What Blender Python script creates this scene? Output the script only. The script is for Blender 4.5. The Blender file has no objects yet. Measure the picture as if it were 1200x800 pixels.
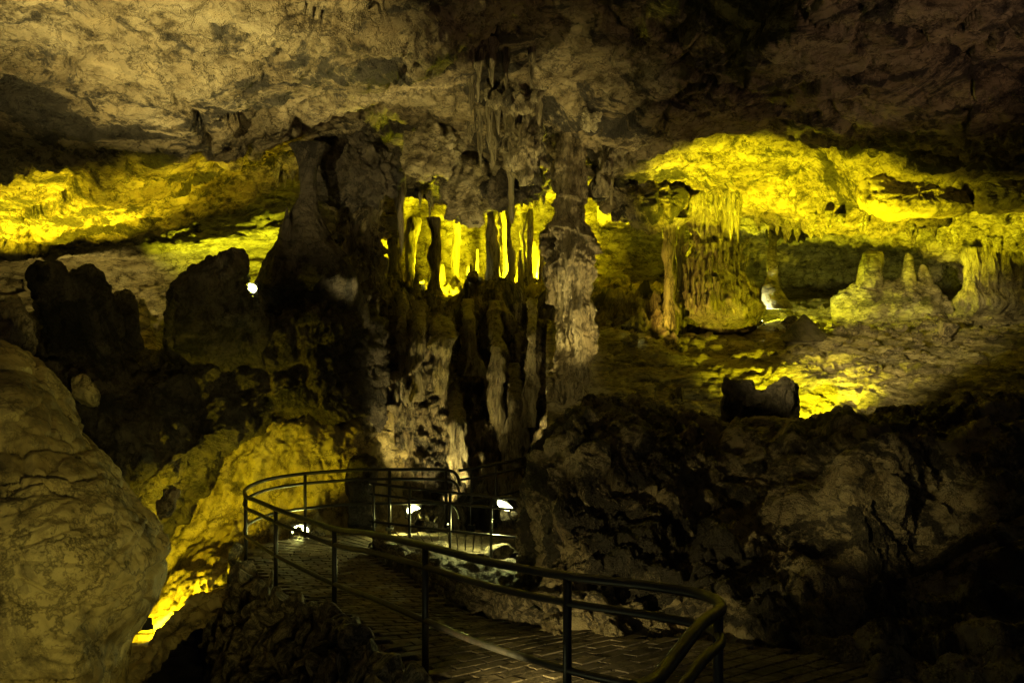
import bpy, math, random
import numpy as np
from mathutils import Vector, noise, Matrix
from mathutils.bvhtree import BVHTree

random.seed(7)
S = bpy.context.scene
EYE = 5.0            # camera height above the deepest floor of the chamber
F = 1000.0           # focal length in photo pixels (1200 wide)

# ------------------------------------------------------------------ camera
cam = bpy.data.cameras.new('camera'); camo = bpy.data.objects.new('camera', cam)
S.collection.objects.link(camo); S.camera = camo
cam.sensor_width = 36; cam.lens = 30.0; cam.clip_end = 300; cam.clip_start = 0.05
camo.location = (0, 0, EYE); camo.rotation_euler = (math.radians(90), 0, 0)

# ------------------------------------------------------------------ world
w = bpy.data.worlds.new("World"); S.world = w; w.use_nodes = True
bg = w.node_tree.nodes['Background']
bg.inputs[0].default_value = (0.55, 0.5, 0.75, 1); bg.inputs[1].default_value = 0.012
S.view_settings.view_transform = 'Standard'; S.view_settings.look = 'None'
S.view_settings.exposure = 0.5; S.view_settings.gamma = 1
S.cycles.max_bounces = 5; S.cycles.diffuse_bounces = 3; S.cycles.glossy_bounces = 2
S.cycles.use_denoising = True
S.cycles.sample_clamp_indirect = 3.0

def P(px, py, D):
    """a point D metres in front of the eye, met by the photo's line of sight"""
    return np.array([(px - 600.0) * D / F, D, EYE + (400.0 - py) * D / F])

# ------------------------------------------------------------------ materials
def rock_mat(name, cols, stain=0.5, cover=0.0, mott=0.9, warp=0.6, rough=0.62, scale=1.0, bump=1.0, stretch=(1, 1, 1), spec=0.35, flute=0.0):
    m = bpy.data.materials.new(name); m.use_nodes = True
    nt = m.node_tree; N = nt.nodes; L = nt.links
    b = N['Principled BSDF']
    tc = N.new('ShaderNodeTexCoord')
    mp = N.new('ShaderNodeMapping'); mp.inputs['Scale'].default_value = tuple(scale * s for s in stretch)
    L.new(tc.outputs['Object'], mp.inputs[0])
    def noi(sc, det=6, ro=0.6, dist=0.0):
        n = N.new('ShaderNodeTexNoise'); n.inputs['Scale'].default_value = sc
        n.inputs['Detail'].default_value = det; n.inputs['Roughness'].default_value = ro
        n.inputs['Distortion'].default_value = dist
        L.new(mp.outputs[0], n.inputs['Vector']); return n
    def ramp(src, stops):
        r = N.new('ShaderNodeValToRGB'); e = r.color_ramp.elements
        while len(e) > len(stops): e.remove(e[-1])
        while len(e) < len(stops): e.new(0.5)
        for el, (p, c) in zip(e, stops):
            el.position = p; el.color = (*c, 1) if len(c) == 3 else c
        L.new(src, r.inputs[0]); return r
    n1 = noi(0.9, 8, 0.65, 0.4)
    r1 = ramp(n1.outputs['Fac'], [(0.3, cols[0]), (0.5, cols[1]), (0.7, cols[2])])
    n2 = noi(2.4, 9, 0.68, 0.5)
    r2 = ramp(n2.outputs['Fac'], [(0.36, (0.10, 0.085, 0.07)), (0.42, (0.62, 0.58, 0.5)), (0.50, (1, 1, 1)), (0.66, (1.25, 1.2, 1.1))])
    mx = N.new('ShaderNodeMixRGB'); mx.blend_type = 'MULTIPLY'; mx.inputs[0].default_value = mott
    L.new(r1.outputs[0], mx.inputs[1]); L.new(r2.outputs[0], mx.inputs[2])
    n3 = noi(0.55, 9, 0.72, 1.2)           # black mineral staining
    r3 = ramp(n3.outputs['Fac'], [(0.41 + cover, (1, 1, 1)), (0.46 + cover, (0, 0, 0))])
    st = N.new('ShaderNodeMath'); st.operation = 'MULTIPLY'; st.inputs[1].default_value = stain
    L.new(r3.outputs[0], st.inputs[0])
    mx2 = N.new('ShaderNodeMixRGB'); L.new(st.outputs[0], mx2.inputs[0])
    L.new(mx.outputs[0], mx2.inputs[1]); mx2.inputs[2].default_value = (0.022, 0.02, 0.02, 1)
    rr = N.new('ShaderNodeMapRange'); rr.inputs[3].default_value = rough - 0.2; rr.inputs[4].default_value = rough + 0.25
    L.new(n2.outputs['Fac'], rr.inputs[0]); L.new(rr.outputs[0], b.inputs['Roughness'])
    b.inputs['Specular IOR Level'].default_value = spec
    # relief
    def mul(a, k):
        q = N.new('ShaderNodeMath'); q.operation = 'MULTIPLY'; L.new(a, q.inputs[0]); q.inputs[1].default_value = k; return q.outputs[0]
    def add(a, c):
        q = N.new('ShaderNodeMath'); q.operation = 'ADD'; L.new(a, q.inputs[0]); L.new(c, q.inputs[1]); return q.outputs[0]
    nb = noi(3.0, 10, 0.75, warp); nf = noi(16.0, 5, 0.75, 0.0)
    v = N.new('ShaderNodeTexVoronoi'); v.feature = 'DISTANCE_TO_EDGE'; v.inputs['Scale'].default_value = 2.6
    dv = N.new('ShaderNodeVectorMath'); dv.operation = 'ADD'
    nd = noi(2.2, 5, 0.7); sc = N.new('ShaderNodeVectorMath'); sc.operation = 'SCALE'; sc.inputs['Scale'].default_value = 0.9
    L.new(nd.outputs['Color'], sc.inputs[0]); L.new(mp.outputs[0], dv.inputs[0]); L.new(sc.outputs[0], dv.inputs[1])
    L.new(dv.outputs[0], v.inputs['Vector'])
    vr = ramp(v.outputs['Distance'], [(0.0, (0, 0, 0)), (0.07, (1, 1, 1))])
    # darker lines along the joints
    v2 = N.new('ShaderNodeTexVoronoi'); v2.feature = 'DISTANCE_TO_EDGE'; v2.inputs['Scale'].default_value = 1.1
    L.new(dv.outputs[0], v2.inputs['Vector'])
    cr1 = ramp(v.outputs['Distance'], [(0.0, (0.12, 0.1, 0.09)), (0.05, (1, 1, 1))]); cr2 = ramp(v2.outputs['Distance'], [(0.0, (0.1, 0.09, 0.08)), (0.035, (1, 1, 1))])
    m3 = N.new('ShaderNodeMixRGB'); m3.blend_type = 'MULTIPLY'; L.new(n3.outputs['Fac'], m3.inputs[0]); L.new(mx2.outputs[0], m3.inputs[1]); L.new(cr1.outputs[0], m3.inputs[2])
    m4 = N.new('ShaderNodeMixRGB'); m4.blend_type = 'MULTIPLY'; m4.inputs[0].default_value = 0.75; L.new(m3.outputs[0], m4.inputs[1]); L.new(cr2.outputs[0], m4.inputs[2])
    L.new(m4.outputs[0], b.inputs['Base Color'])
    h = add(add(mul(nb.outputs['Fac'], 0.24), mul(nf.outputs['Fac'], 0.04)), mul(vr.outputs[0], 0.035))
    bp = N.new('ShaderNodeBump'); bp.inputs['Strength'].default_value = min(1.0, bump); bp.inputs['Distance'].default_value = 1.0 * bump
    L.new(h, bp.inputs['Height']); L.new(bp.outputs[0], b.inputs['Normal'])
    return m

def plain(name, col, rough=0.5, metal=0.0, emit=None, es=0):
    m = bpy.data.materials.new(name); m.use_nodes = True; b = m.node_tree.nodes['Principled BSDF']
    b.inputs['Base Color'].default_value = (*col, 1); b.inputs['Roughness'].default_value = rough; b.inputs['Metallic'].default_value = metal
    if emit: b.inputs['Emission Color'].default_value = (*emit, 1); b.inputs['Emission Strength'].default_value = es
    return m

BR = [(0.17, 0.13, 0.075), (0.34, 0.28, 0.17), (0.46, 0.40, 0.27)]
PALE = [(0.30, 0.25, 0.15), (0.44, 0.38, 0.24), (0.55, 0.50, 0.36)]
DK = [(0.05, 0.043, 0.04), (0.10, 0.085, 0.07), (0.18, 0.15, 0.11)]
M = {
    'ceiling': rock_mat('ceiling_limestone', BR, 0.9, cover=.035, stretch=(1, 1, 1.6)),
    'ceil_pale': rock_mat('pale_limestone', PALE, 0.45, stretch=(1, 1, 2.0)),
    'wall': rock_mat('wall_limestone', BR, 0.9, cover=.05, scale=1.2),
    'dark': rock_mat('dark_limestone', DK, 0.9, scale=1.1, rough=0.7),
    'boulder': rock_mat('boulder_limestone', [(0.2, 0.15, 0.06), (0.34, 0.28, 0.13), (0.42, 0.36, 0.19)], 0.5, scale=0.9, bump=0.5, warp=0.0, mott=.7),
    'flow': rock_mat('flowstone', PALE, 0.8, cover=.02, stretch=(2.2, 2.2, 0.55), scale=1.3, rough=0.5),
    'great': rock_mat('great_column_flowstone', BR, 0.6, cover=0.0, stretch=(2.2, 2.2, 0.6), scale=1.3, rough=0.5),
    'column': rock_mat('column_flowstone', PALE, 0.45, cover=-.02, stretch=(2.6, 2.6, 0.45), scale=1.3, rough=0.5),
    'face': rock_mat('streaked_limestone', BR, 0.85, cover=.03, scale=1.3, stretch=(1.3, 1.3, .42)),
    'ramp': rock_mat('ramp_limestone', PALE, 0.6, cover=0.0, stretch=(0.7, 0.7, 2.5), scale=1.2),
    'stone': rock_mat('rubble_stone', [(0.16, 0.12, 0.075), (0.30, 0.25, 0.17), (0.42, 0.36, 0.25)], 0.8, cover=.05, scale=1.6, bump=0.7),
    'brick': rock_mat('paving_brick', [(0.10, 0.08, 0.055), (0.17, 0.14, 0.10), (0.24, 0.20, 0.14)], 0.6, cover=.03, scale=1.6, bump=0.12, rough=0.8, spec=.2),
    'mortar': rock_mat('mortar', [(0.06, 0.05, 0.04), (0.11, 0.09, 0.07), (0.16, 0.14, 0.11)], 0.3, scale=5, bump=0.2, mott=.5),
    'metal': rock_mat('painted_black_steel', [(0.006, 0.006, 0.007), (0.01, 0.01, 0.01), (0.02, 0.013, 0.01)], .3, scale=6, bump=.012, mott=.3, rough=.42, spec=.6),
    'lamp': plain('lamp_housing', (0.03, 0.03, 0.03), 0.5, 0.3),
    'lens': plain('lamp_glass', (0.9, 0.9, 0.8), 0.3, 0, (1, 1, 0.42), 9),
}

# ------------------------------------------------------------------ mesh helpers
def fbm(x, y, z, o=4, H=0.9):
    return noise.fractal(Vector((x, y, z)), H, 2.1, o)
def link(name, verts, faces, mat, parent=None, smooth=True):
    me = bpy.data.meshes.new(name)
    if isinstance(verts, np.ndarray):
        me.vertices.add(len(verts)); me.vertices.foreach_set('co', verts.astype(np.float32).ravel())
        f = np.asarray(faces, dtype=np.int32); nf = len(f)
        me.loops.add(nf * 4); me.loops.foreach_set('vertex_index', f.ravel())
        me.polygons.add(nf); me.polygons.foreach_set('loop_start', np.arange(nf, dtype=np.int32) * 4)
        me.update(calc_edges=True); me.validate()
    else:
        me.from_pydata(verts, [], faces); me.update()
    if smooth: me.polygons.foreach_set('use_smooth', [True] * len(me.polygons))
    me.materials.append(mat)
    o = bpy.data.objects.new(name, me); S.collection.objects.link(o)
    if parent: o.parent = parent
    return o
def tag(o, label=None, cat=None, group=None, kind=None):
    if label: o['label'] = label
    if cat: o['category'] = cat
    if group: o['group'] = group
    if kind: o['kind'] = kind
    return o

def cr(a, n, closed=False):
    """Catmull-Rom resampling along axis 0 to n samples"""
    a = np.asarray(a, float); k = len(a)
    if closed: t = np.linspace(0, k, n, endpoint=False)
    else: t = np.linspace(0, k - 1 - 1e-9, n)
    i = np.floor(t).astype(int); f = t - i
    def g(j): return a[j % k] if closed else a[np.clip(j, 0, k - 1)]
    f = f.reshape((-1,) + (1,) * (a.ndim - 1))
    p0, p1, p2, p3 = g(i - 1), g(i), g(i + 1), g(i + 2)
    return 0.5 * ((2 * p1) + (-p0 + p2) * f + (2 * p0 - 5 * p1 + 4 * p2 - p3) * f * f + (-p0 + 3 * p1 - 3 * p2 + p3) * f ** 3)

def grid_faces(nu, nv, wrap=False):
    i = np.arange(nu - 1)[:, None]; j = np.arange(nv if wrap else nv - 1)[None, :]
    j2 = (j + 1) % nv
    a = i * nv + j; b = i * nv + j2; c = (i + 1) * nv + j2; d = (i + 1) * nv + j
    return np.stack([a, b, c, d], -1).reshape(-1, 4)

def normals(G, wrap=False):
    du = np.gradient(G, axis=0)
    dv = (np.roll(G, -1, 1) - np.roll(G, 1, 1)) if wrap else np.gradient(G, axis=1)
    n = np.cross(du, dv); n /= (np.linalg.norm(n, axis=-1, keepdims=True) + 1e-9)
    return n

def displace(G, nrm, fn):
    V = G.reshape(-1, 3); d = np.fromiter((fn(p[0], p[1], p[2]) for p in V.tolist()), float, len(V))
    return V + nrm.reshape(-1, 3) * d[:, None]

# relief recipes: (x, y, z) in metres -> offset in metres
def crack(x, y, z, s, wd=0.09):
    d, _ = noise.voronoi(Vector((x * s + 0.5 * noise.noise(Vector((x * 1.7, y * 1.7, z * 1.7))), y * s, z * s + 0.5 * noise.noise(Vector((x * 1.3 + 9, y * 1.3, z * 1.3))))))
    e = d[1] - d[0]
    return -max(0.0, 1 - e / wd)
R_ = lambda x, y, z, o=6, H=.6: noise.ridged_multi_fractal(Vector((x, y, z)), H, 2.1, o, 1.0, 1.6)
def rel_ceiling(a=1.0):
    """slanting slabs: broad plates with stepped edges, thin bedding cracks, a few pits"""
    def f(x, y, z):
        n = 0.45 * noise.noise(Vector((x * .30, y * .32, z * .45))) + .12 * noise.noise(Vector((x * .8, y * .8, z * 1.3)))
        w_ = .4 * noise.noise(Vector((x * 1.2, y * 1.2, z * 1.2)))
        pl, pp = noise.voronoi(Vector((x * .38 + w_, y * .6 + w_, z * 1.5)))
        pl2, pq = noise.voronoi(Vector((x * 1.1 + w_, y * 1.5, z * 3.6 + w_)))
        st1 = noise.noise(pp[0] * 3.3) * .34; st2 = noise.noise(pq[0] * 3.3) * .13
        rough = max(0.0, noise.noise(Vector((x * .5 + 20, y * .5, z * .5))) + .15)
        return a * (n + st1 + st2 - .16 * max(0, 1 - (pl[1] - pl[0]) / .07) - .07 * max(0, 1 - (pl2[1] - pl2[0]) / .1) - .16 * rough * (R_(x * .9 + 3, y, z * 1.8) - 1.2) + .05 * fbm(x * 5, y * 5, z * 6, 3, .5))
    return f
def rel_wall(a=1.0, s=1.0):
    def f(x, y, z):
        x *= s; y *= s; z *= s
        n = 0.5 * noise.noise(Vector((x * .5, y * .5, z * .4)))
        bl = noise.voronoi(Vector((x * 1.5 + .4 * noise.noise(Vector((x * 2, y * 2, z * 2))), y * 1.5, z * .9)))[0]
        return a / s * (n - 0.2 * (R_(x * 1.1 + 7, y * 1.1, z * .7) - 1.1) + .28 * noise.noise(Vector((x * 2.6, y * 2.6, z * 1.0))) + .16 * (.5 - bl[0]) - .14 * max(0, 1 - (bl[1] - bl[0]) / .16) + .12 * fbm(x * 4, y * 4, z * 3.2, 4, .5))
    return f
def rel_flow(a=1.0):
    """flowstone: vertical flutes broken by bulging tiers"""
    def f(x, y, z):
        q = .25 * noise.noise(Vector((x * 2, y * 2, z * 2)))
        fl = abs(noise.noise(Vector((x * 3.3 + q, y * 3.3, z * .5)))) + .7 * abs(noise.noise(Vector((x * 8 + q, y * 8, z * .9 + 4))))
        tz = z * 1.1 + 1.3 * noise.noise(Vector((x * 1.1, y * 1.1, z * .55))); tier = (tz - math.floor(tz)); tier = .4 + ((1 - tier) ** 1.6 - .4) * max(0, .6 + 1.2 * noise.noise(Vector((x * 1.5 + 5, y * 1.5, z * .8))))
        t = noise.noise(Vector((x * .7, y * .7, z * 1.9)))
        return a * (-.30 * fl + .24 * t + .30 * (tier - .4) + .16 * noise.noise(Vector((x * 2.4, y * 2.4, z * 4.5))) + .09 * fbm(x * 6, y * 6, z * 5, 3, .5))
    return f
def rel_column(a=1.0):
    """the great column: knobs and tiers over deep flutes"""
    g = rel_flow(.55)
    def f(x, y, z):
        q = .3 * noise.noise(Vector((x * 3, y * 3, z * 3)))
        d = noise.voronoi(Vector((x * 2.6 + q, y * 2.6, z * 2.2 + q)))[0]
        return a * (g(x, y, z) + .22 * (.45 - d[0]) - .16 * abs(noise.noise(Vector((x * 6 + q, y * 6, z * .8)))) + .05 * fbm(x * 9, y * 9, z * 9, 3, .5))
    return f
def rel_popcorn(a=1.0):
    def f(x, y, z):
        q = .3 * noise.noise(Vector((x * 3, y * 3, z * 3)))
        d, _ = noise.voronoi(Vector((x * 2.6 + q, y * 2.6, z * 2.0 + q)))
        d2, _ = noise.voronoi(Vector((x * 6 + q, y * 6, z * 5)))
        return a * (.45 * (.5 - d[0]) + .2 * (.5 - d2[0]) + .35 * noise.noise(Vector((x * .6, y * .6, z * .8))) + .1 * fbm(x * 5, y * 5, z * 5, 3, .5))
    return f
def rel_strata(a=1.0):
    def f(x, y, z):
        q = .5 * noise.noise(Vector((x * 1.1, y * 1.1, z * 1.5)))
        bl = noise.voronoi(Vector((x * .9 + q, y * .9, z * 2.6 + q)))[0]
        return a * (.35 * noise.noise(Vector((x * .35, y * .35, z * .5))) - .2 * (R_(x * .6, y * .8, z * 2.6) - 1.1) + .22 * (.5 - bl[0]) - .14 * max(0, 1 - (bl[1] - bl[0]) / .18) + .1 * fbm(x * 4, y * 4, z * 5, 4, .5))
    return f
def rel_boulder(a=1.0):
    def f(x, y, z):
        q = .3 * noise.noise(Vector((x * 1.3, y * 1.3, z * 1.3)))
        d = noise.voronoi(Vector((x * .45 + q, y * .5, z * .55 + q)))[0]
        return a * (.28 * noise.noise(Vector((x * .55, y * .55, z * .55))) + .12 * noise.noise(Vector((x * 1.8, y * 1.8, z * 2.2))) + .10 * fbm(x * 3.5, y * 3.5, z * 4.5, 5, .45) - .08 * max(0, 1 - (d[1] - d[0]) / .05) + .1 * d[0])
    return f

def rel_face(a=1.0):
    """rock face run down by flowing lime: everything drawn out vertically"""
    def f(x, y, z):
        q = .35 * noise.noise(Vector((x * 1.6, y * 1.6, z * 1.2)))
        bl = noise.voronoi(Vector((x * 1.7 + q, y * 1.7, z * .7)))[0]
        return a * (.55 * noise.noise(Vector((x * .8, y * .8, z * .35))) - .24 * (R_(x * 1.3 + 7, y * 1.3, z * .42) - 1.1) + .1 * (.5 - bl[0])
                    - .2 * abs(noise.noise(Vector((x * 5 + q * 2, y * 5, z * .9)))) + .14 * fbm(x * 3.5, y * 3.5, z * 2.4, 5, .5))
    return f
SHEETS = {}
def sheet(name, rows, nu, nv, fn, mat, flip=None):
    """a surface through rows of (px, py, depth) control points"""
    A = np.array([[P(*c) for c in r] for r in rows])
    G = cr(A, nu); G = np.swapaxes(cr(np.swapaxes(G, 0, 1), nv), 0, 1)
    n = normals(G)
    toc = np.array([0, 0, EYE]) - G
    if (n * toc).sum() < 0: n = -n
    V = displace(G, n, fn)
    fc = grid_faces(nu, nv)
    o = link(name, V, fc, mat)
    SHEETS[name] = (V, fc)
    return o

def loft(name, prof, fn, mat, n=64, m=None, sq=1.0, parent=None, lean=0.0, capz=True):
    """a standing or hanging form: prof = (py, x_left, x_right, depth) from top to bottom"""
    K = np.array([[*(P((a + b) / 2, y, D)), (b - a) / 2 * D / F] for (y, a, b, D) in prof])
    m = m or max(16, int(abs(prof[-1][0] - prof[0][0]) / 2.2))
    K = cr(K, m); K[:, 3] = np.maximum(K[:, 3], 0.004)
    th = np.linspace(0, 2 * math.pi, n, endpoint=False)
    G = np.zeros((m, n, 3))
    G[:, :, 0] = K[:, 0:1] + K[:, 3:4] * np.cos(th); G[:, :, 1] = K[:, 1:2] + sq * K[:, 3:4] * np.sin(th); G[:, :, 2] = K[:, 2:3]
    nr = np.stack([np.cos(th) * np.ones((m, 1)), np.sin(th) * np.ones((m, 1)), np.zeros((m, n))], -1)
    lim = np.clip(K[:, 3:4] * 1.9, 0, 1)
    nr = nr * lim[:, :, None]
    V = displace(G, nr, fn)
    fc = grid_faces(m, n, True)
    # closed ends
    V = np.vstack([V, K[0:1, :3], K[-1:, :3]]); t, b = m * n, m * n + 1
    j = np.arange(n); j2 = (j + 1) % n
    vs = [tuple(v) for v in V]; fs = [tuple(f) for f in fc.tolist()]
    fs += [(t, int(c), int(d)) for c, d in zip(j2, j)] + [(b, int(c) + (m - 1) * n, int(d) + (m - 1) * n) for c, d in zip(j, j2)]
    return link(name, vs, fs, mat, parent)

def blob(name, outline, D, front, back, fn, mat, n=96, m=28, parent=None, cen=None, tilt=0.0):
    """a closed boulder: outline in the photo, front and back thickness in metres; tilt moves the top away"""
    o = cr(np.array(outline, float), n, True)
    c = np.array(cen, float) if cen else o.mean(0)
    rings = []
    for k in range(1, 2 * m):
        a = math.pi * k / (2 * m); s = math.sin(a) ** 0.8; d = -math.cos(a)
        off = d * (front if d < 0 else back)
        q = c + (o - c) * s
        hgt = (c[1] - q[:, 1]) / F * D
        rings.append(np.array([P(x, y, D + off + tilt * h) for (x, y), h in zip(q, hgt)]))
    G = np.array(rings); nr = normals(G, True)
    ctr = G.reshape(-1, 3).mean(0)
    if (nr * (G - ctr)).sum() < 0: nr = -nr
    V = displace(G, nr, fn); mm = len(rings)
    fc = [tuple(f) for f in grid_faces(mm, n, True).tolist()]
    vs = [tuple(v) for v in V] + [tuple(V[:n].mean(0)), tuple(V[-n:].mean(0))]
    t, b = mm * n, mm * n + 1
    for j in range(n):
        fc.append((t, (j + 1) % n, j)); fc.append((b, (mm - 1) * n + j, (mm - 1) * n + (j + 1) % n))
    return link(name, vs, fc, mat, parent)

def bvh(names):
    vs = []; fs = []; k = 0
    for nm in names:
        V, f = SHEETS[nm]; vs += V.tolist(); fs += (f + k).tolist(); k += len(V)
    return BVHTree.FromPolygons(vs, fs)
def hit(tree, px, py):
    o = Vector((0, 0, EYE)); d = Vector(P(px, py, 1.0).tolist()) - o
    h = tree.ray_cast(o, d.normalized())
    return h[0], h[1]

def tube(name, pts, r, mat, parent=None, n=12, sub=1):
    A = cr(np.array(pts, float), max(2, (len(pts) - 1) * sub + 1)) if sub > 1 else np.array(pts, float)
    vs = []; fs = []
    up0 = Vector((0, 0, 1))
    for i, p in enumerate(A):
        a = A[max(0, i - 1)]; b = A[min(len(A) - 1, i + 1)]
        t = Vector((b - a).tolist()).normalized()
        s = t.cross(up0)
        if s.length < 0.05: s = Vector((1, 0, 0))
        s.normalize(); u = s.cross(t)
        for k in range(n):
            q = 2 * math.pi * k / n
            vs.append(tuple(Vector(p.tolist()) + s * r * math.cos(q) + u * r * math.sin(q)))
    for i in range(len(A) - 1):
        for k in range(n):
            fs.append((i * n + k, i * n + (k + 1) % n, (i + 1) * n + (k + 1) % n, (i + 1) * n + k))
    fs.append(tuple(range(n))[::-1]); fs.append(tuple((len(A) - 1) * n + k for k in range(n)))
    return link(name, vs, fs, mat, parent)

def stone_mesh(seed):
    """an angular block: a ball cut by random planes, then roughened"""
    import bmesh
    rg = random.Random(seed)
    bm = bmesh.new(); bmesh.ops.create_icosphere(bm, subdivisions=3, radius=1)
    pl = [(Vector((rg.gauss(0, 1), rg.gauss(0, 1), rg.gauss(0, 1))).normalized(), rg.uniform(.5, .8)) for _ in range(11)]
    for v in bm.verts:
        p = v.co.copy()
        for nn_, d in pl:
            k = p.dot(nn_) - d
            if k > 0: p -= nn_ * k
        v.co = p * (1 + .09 * noise.noise(p * 2.2 + Vector((seed, 0, 0))) + .04 * noise.noise(p * 6))
    me = bpy.data.meshes.new('stone'); bm.to_mesh(me); bm.free(); me.materials.append(M['stone'])
    return me
STONES = [stone_mesh(i) for i in range(9)]
def put(name, me, loc, sc, rot, parent=None):
    o = bpy.data.objects.new(name, me); S.collection.objects.link(o)
    o.location = loc; o.scale = sc; o.rotation_euler = rot
    if parent: o.parent = parent
    return o

# ================================================================== THE SHELL
X = [-500, -80, 60, 180, 300, 400, 480, 560, 640, 720, 800, 900, 1000, 1100, 1220, 1700]
def row(ys, Ds, xs=X): return [(x, y, D) for x, y, D in zip(xs, ys, Ds)]
n16 = lambda v: [v] * 16
rows = [
    row(n16(-900), n16(3.0)),
    row(n16(-330), n16(5.5)),
    row(n16(-60), [8, 8, 8, 8, 8, 8, 8.4, 9, 9.5, 9.5, 9, 8.6, 8.2, 8, 8, 8]),
    row([60, 60, 60, 60, 50, 50, 60, 60, 60, 70, 60, 60, 60, 60, 60, 60], [10, 10, 10, 10, 10, 10, 10.5, 12, 13, 13, 12, 10.5, 10, 9.6, 9.5, 9.5]),
    row([150, 150, 150, 140, 120, 110, 120, 130, 130, 140, 130, 125, 125, 130, 140, 140], [12, 12, 12, 12.2, 12.5, 13, 14.5, 15, 15, 14.5, 13.5, 12.6, 12, 11.6, 11.2, 11]),
    row([225, 225, 222, 208, 175, 165, 180, 185, 190, 190, 175, 170, 180, 195, 205, 205], [14.5, 14.5, 14.6, 15, 15.5, 16, 17, 17, 17, 16.5, 16, 15.5, 15, 14.5, 14, 14]),
    row([270, 270, 264, 246, 206, 188, 225, 232, 228, 215, 222, 240, 248, 248, 236, 236], [16, 16, 16.2, 16.8, 17.4, 17.6, 18.5, 18.8, 18.6, 18.2, 18, 17.6, 17.2, 16.8, 16.5, 16.5]),
    row([304, 304, 300, 276, 234, 200, 215, 222, 218, 208, 218, 238, 244, 242, 232, 232], [18.4, 18.4, 18.6, 18.8, 19, 19, 21, 21, 21, 20, 20, 19.5, 19.2, 19, 19, 19]),
    row([240, 240, 235, 220, 190, 180, 205, 210, 210, 200, 212, 228, 232, 230, 225, 225], [21, 21, 21, 21, 21, 21, 24, 25, 25, 24, 23, 22, 22, 22, 22, 22]),
]
c = sheet('cave_ceiling', rows, 300, 640, rel_ceiling(1.0), M['ceiling']); tag(c, kind='structure')

# lower ceiling ledge and back wall beyond it, left
xs = [-400, -60, 60, 160, 240, 330, 400, 470]
r_ = lambda ys, Ds: [(x, y, D) for x, y, D in zip(xs, ys, Ds)]
rows = [
    r_([190] * 8, [22] * 8),
    r_([240, 240, 235, 225, 212, 205, 205, 205], [23] * 8),
    r_([286, 286, 283, 272, 250, 238, 240, 240], [22.2, 22.2, 22.2, 22.2, 22.4, 22.5, 23, 23]),
    r_([302, 302, 300, 292, 283, 270, 262, 262], [21.2, 21.2, 21.2, 21.3, 21.4, 21.6, 22, 22]),
    r_([304, 304, 302, 296, 290, 282, 275, 275], [21.8, 21.8, 21.8, 21.9, 22, 22.2, 23, 23]),
    r_([322, 322, 320, 312, 306, 298, 295, 295], [23, 23, 23, 23, 23.4, 24, 25, 25]),
    r_([360, 360, 356, 350, 342, 338, 338, 338], [23, 23, 23, 23, 23, 23, 24, 24]),
    r_([404, 404, 402, 400, 400, 398, 395, 395], [21.6, 21.6, 21.6, 21.6, 21.6, 22, 22, 23]),
    r_([424, 424, 422, 420, 420, 415, 410, 410], [19] * 8),
    r_([436] * 8, [16.2] * 8),
]
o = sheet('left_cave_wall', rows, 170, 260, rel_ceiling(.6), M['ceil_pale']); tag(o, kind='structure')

# grotto behind the columns
xs = [330, 420, 480, 540, 600, 660, 740, 830]
rows = [
    r_([150] * 8, [20] * 8), r_([200, 200, 215, 220, 215, 210, 205, 200], [24] * 8), r_([235, 235, 240, 240, 235, 232, 232, 240], [26.5] * 8),
    r_([262, 262, 262, 258, 256, 262, 275, 280], [28] * 8), r_([300] * 8, [28.4] * 8), r_([328] * 8, [27.6] * 8), r_([338] * 8, [24] * 8), r_([352] * 8, [21] * 8),
    r_([420] * 8, [20.6] * 8),
]
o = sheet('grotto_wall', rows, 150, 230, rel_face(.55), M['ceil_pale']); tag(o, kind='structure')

# right hand back wall with its low roof of knobs
xs = [700, 820, 880, 960, 1040, 1100, 1150, 1200, 1260, 1700]
r_ = lambda ys, Ds: [(x, y, D) for x, y, D in zip(xs, ys, Ds)]
rows = [
    r_([205] * 10, [19, 19, 19, 18.6, 18.4, 18.2, 18, 18, 18, 18]),
    r_([238, 243, 252, 254, 256, 256, 252, 246, 244, 244], [20.5, 20.5, 20.5, 20.2, 20, 19.6, 19.4, 19.2, 19, 19]),
    r_([250, 254, 264, 268, 272, 276, 284, 292, 292, 292], [22, 22, 22, 21.6, 21.2, 20.8, 20.4, 20, 20, 20]),
    r_([262, 264, 272, 278, 284, 300, 318, 322, 322, 322], [23.5, 23.5, 23.5, 23, 22.6, 22, 21.5, 21, 21, 21]),
    r_([258, 260, 268, 274, 282, 296, 322, 336, 336, 336], [25, 25, 25, 25, 25, 24.5, 22.5, 21.3, 21, 21]),
    r_([280, 280, 285, 290, 295, 305, 334, 348, 348, 348], [29, 29, 29, 29, 29, 28, 23.5, 21.6, 21, 21]),
    r_([330] * 6 + [345, 356, 356, 356], [30, 30, 30, 30, 30, 29, 24, 21.8, 21, 21]),
    r_([352] * 6 + [362, 370, 370, 370], [28, 28, 28, 28, 28, 27, 23, 21, 20, 20]),
    r_([380] * 10, [24] * 8 + [20, 20]),
]
o = sheet('right_cave_wall', rows, 190, 420, rel_popcorn(.62), M['ceil_pale']); tag(o, kind='structure')

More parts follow.
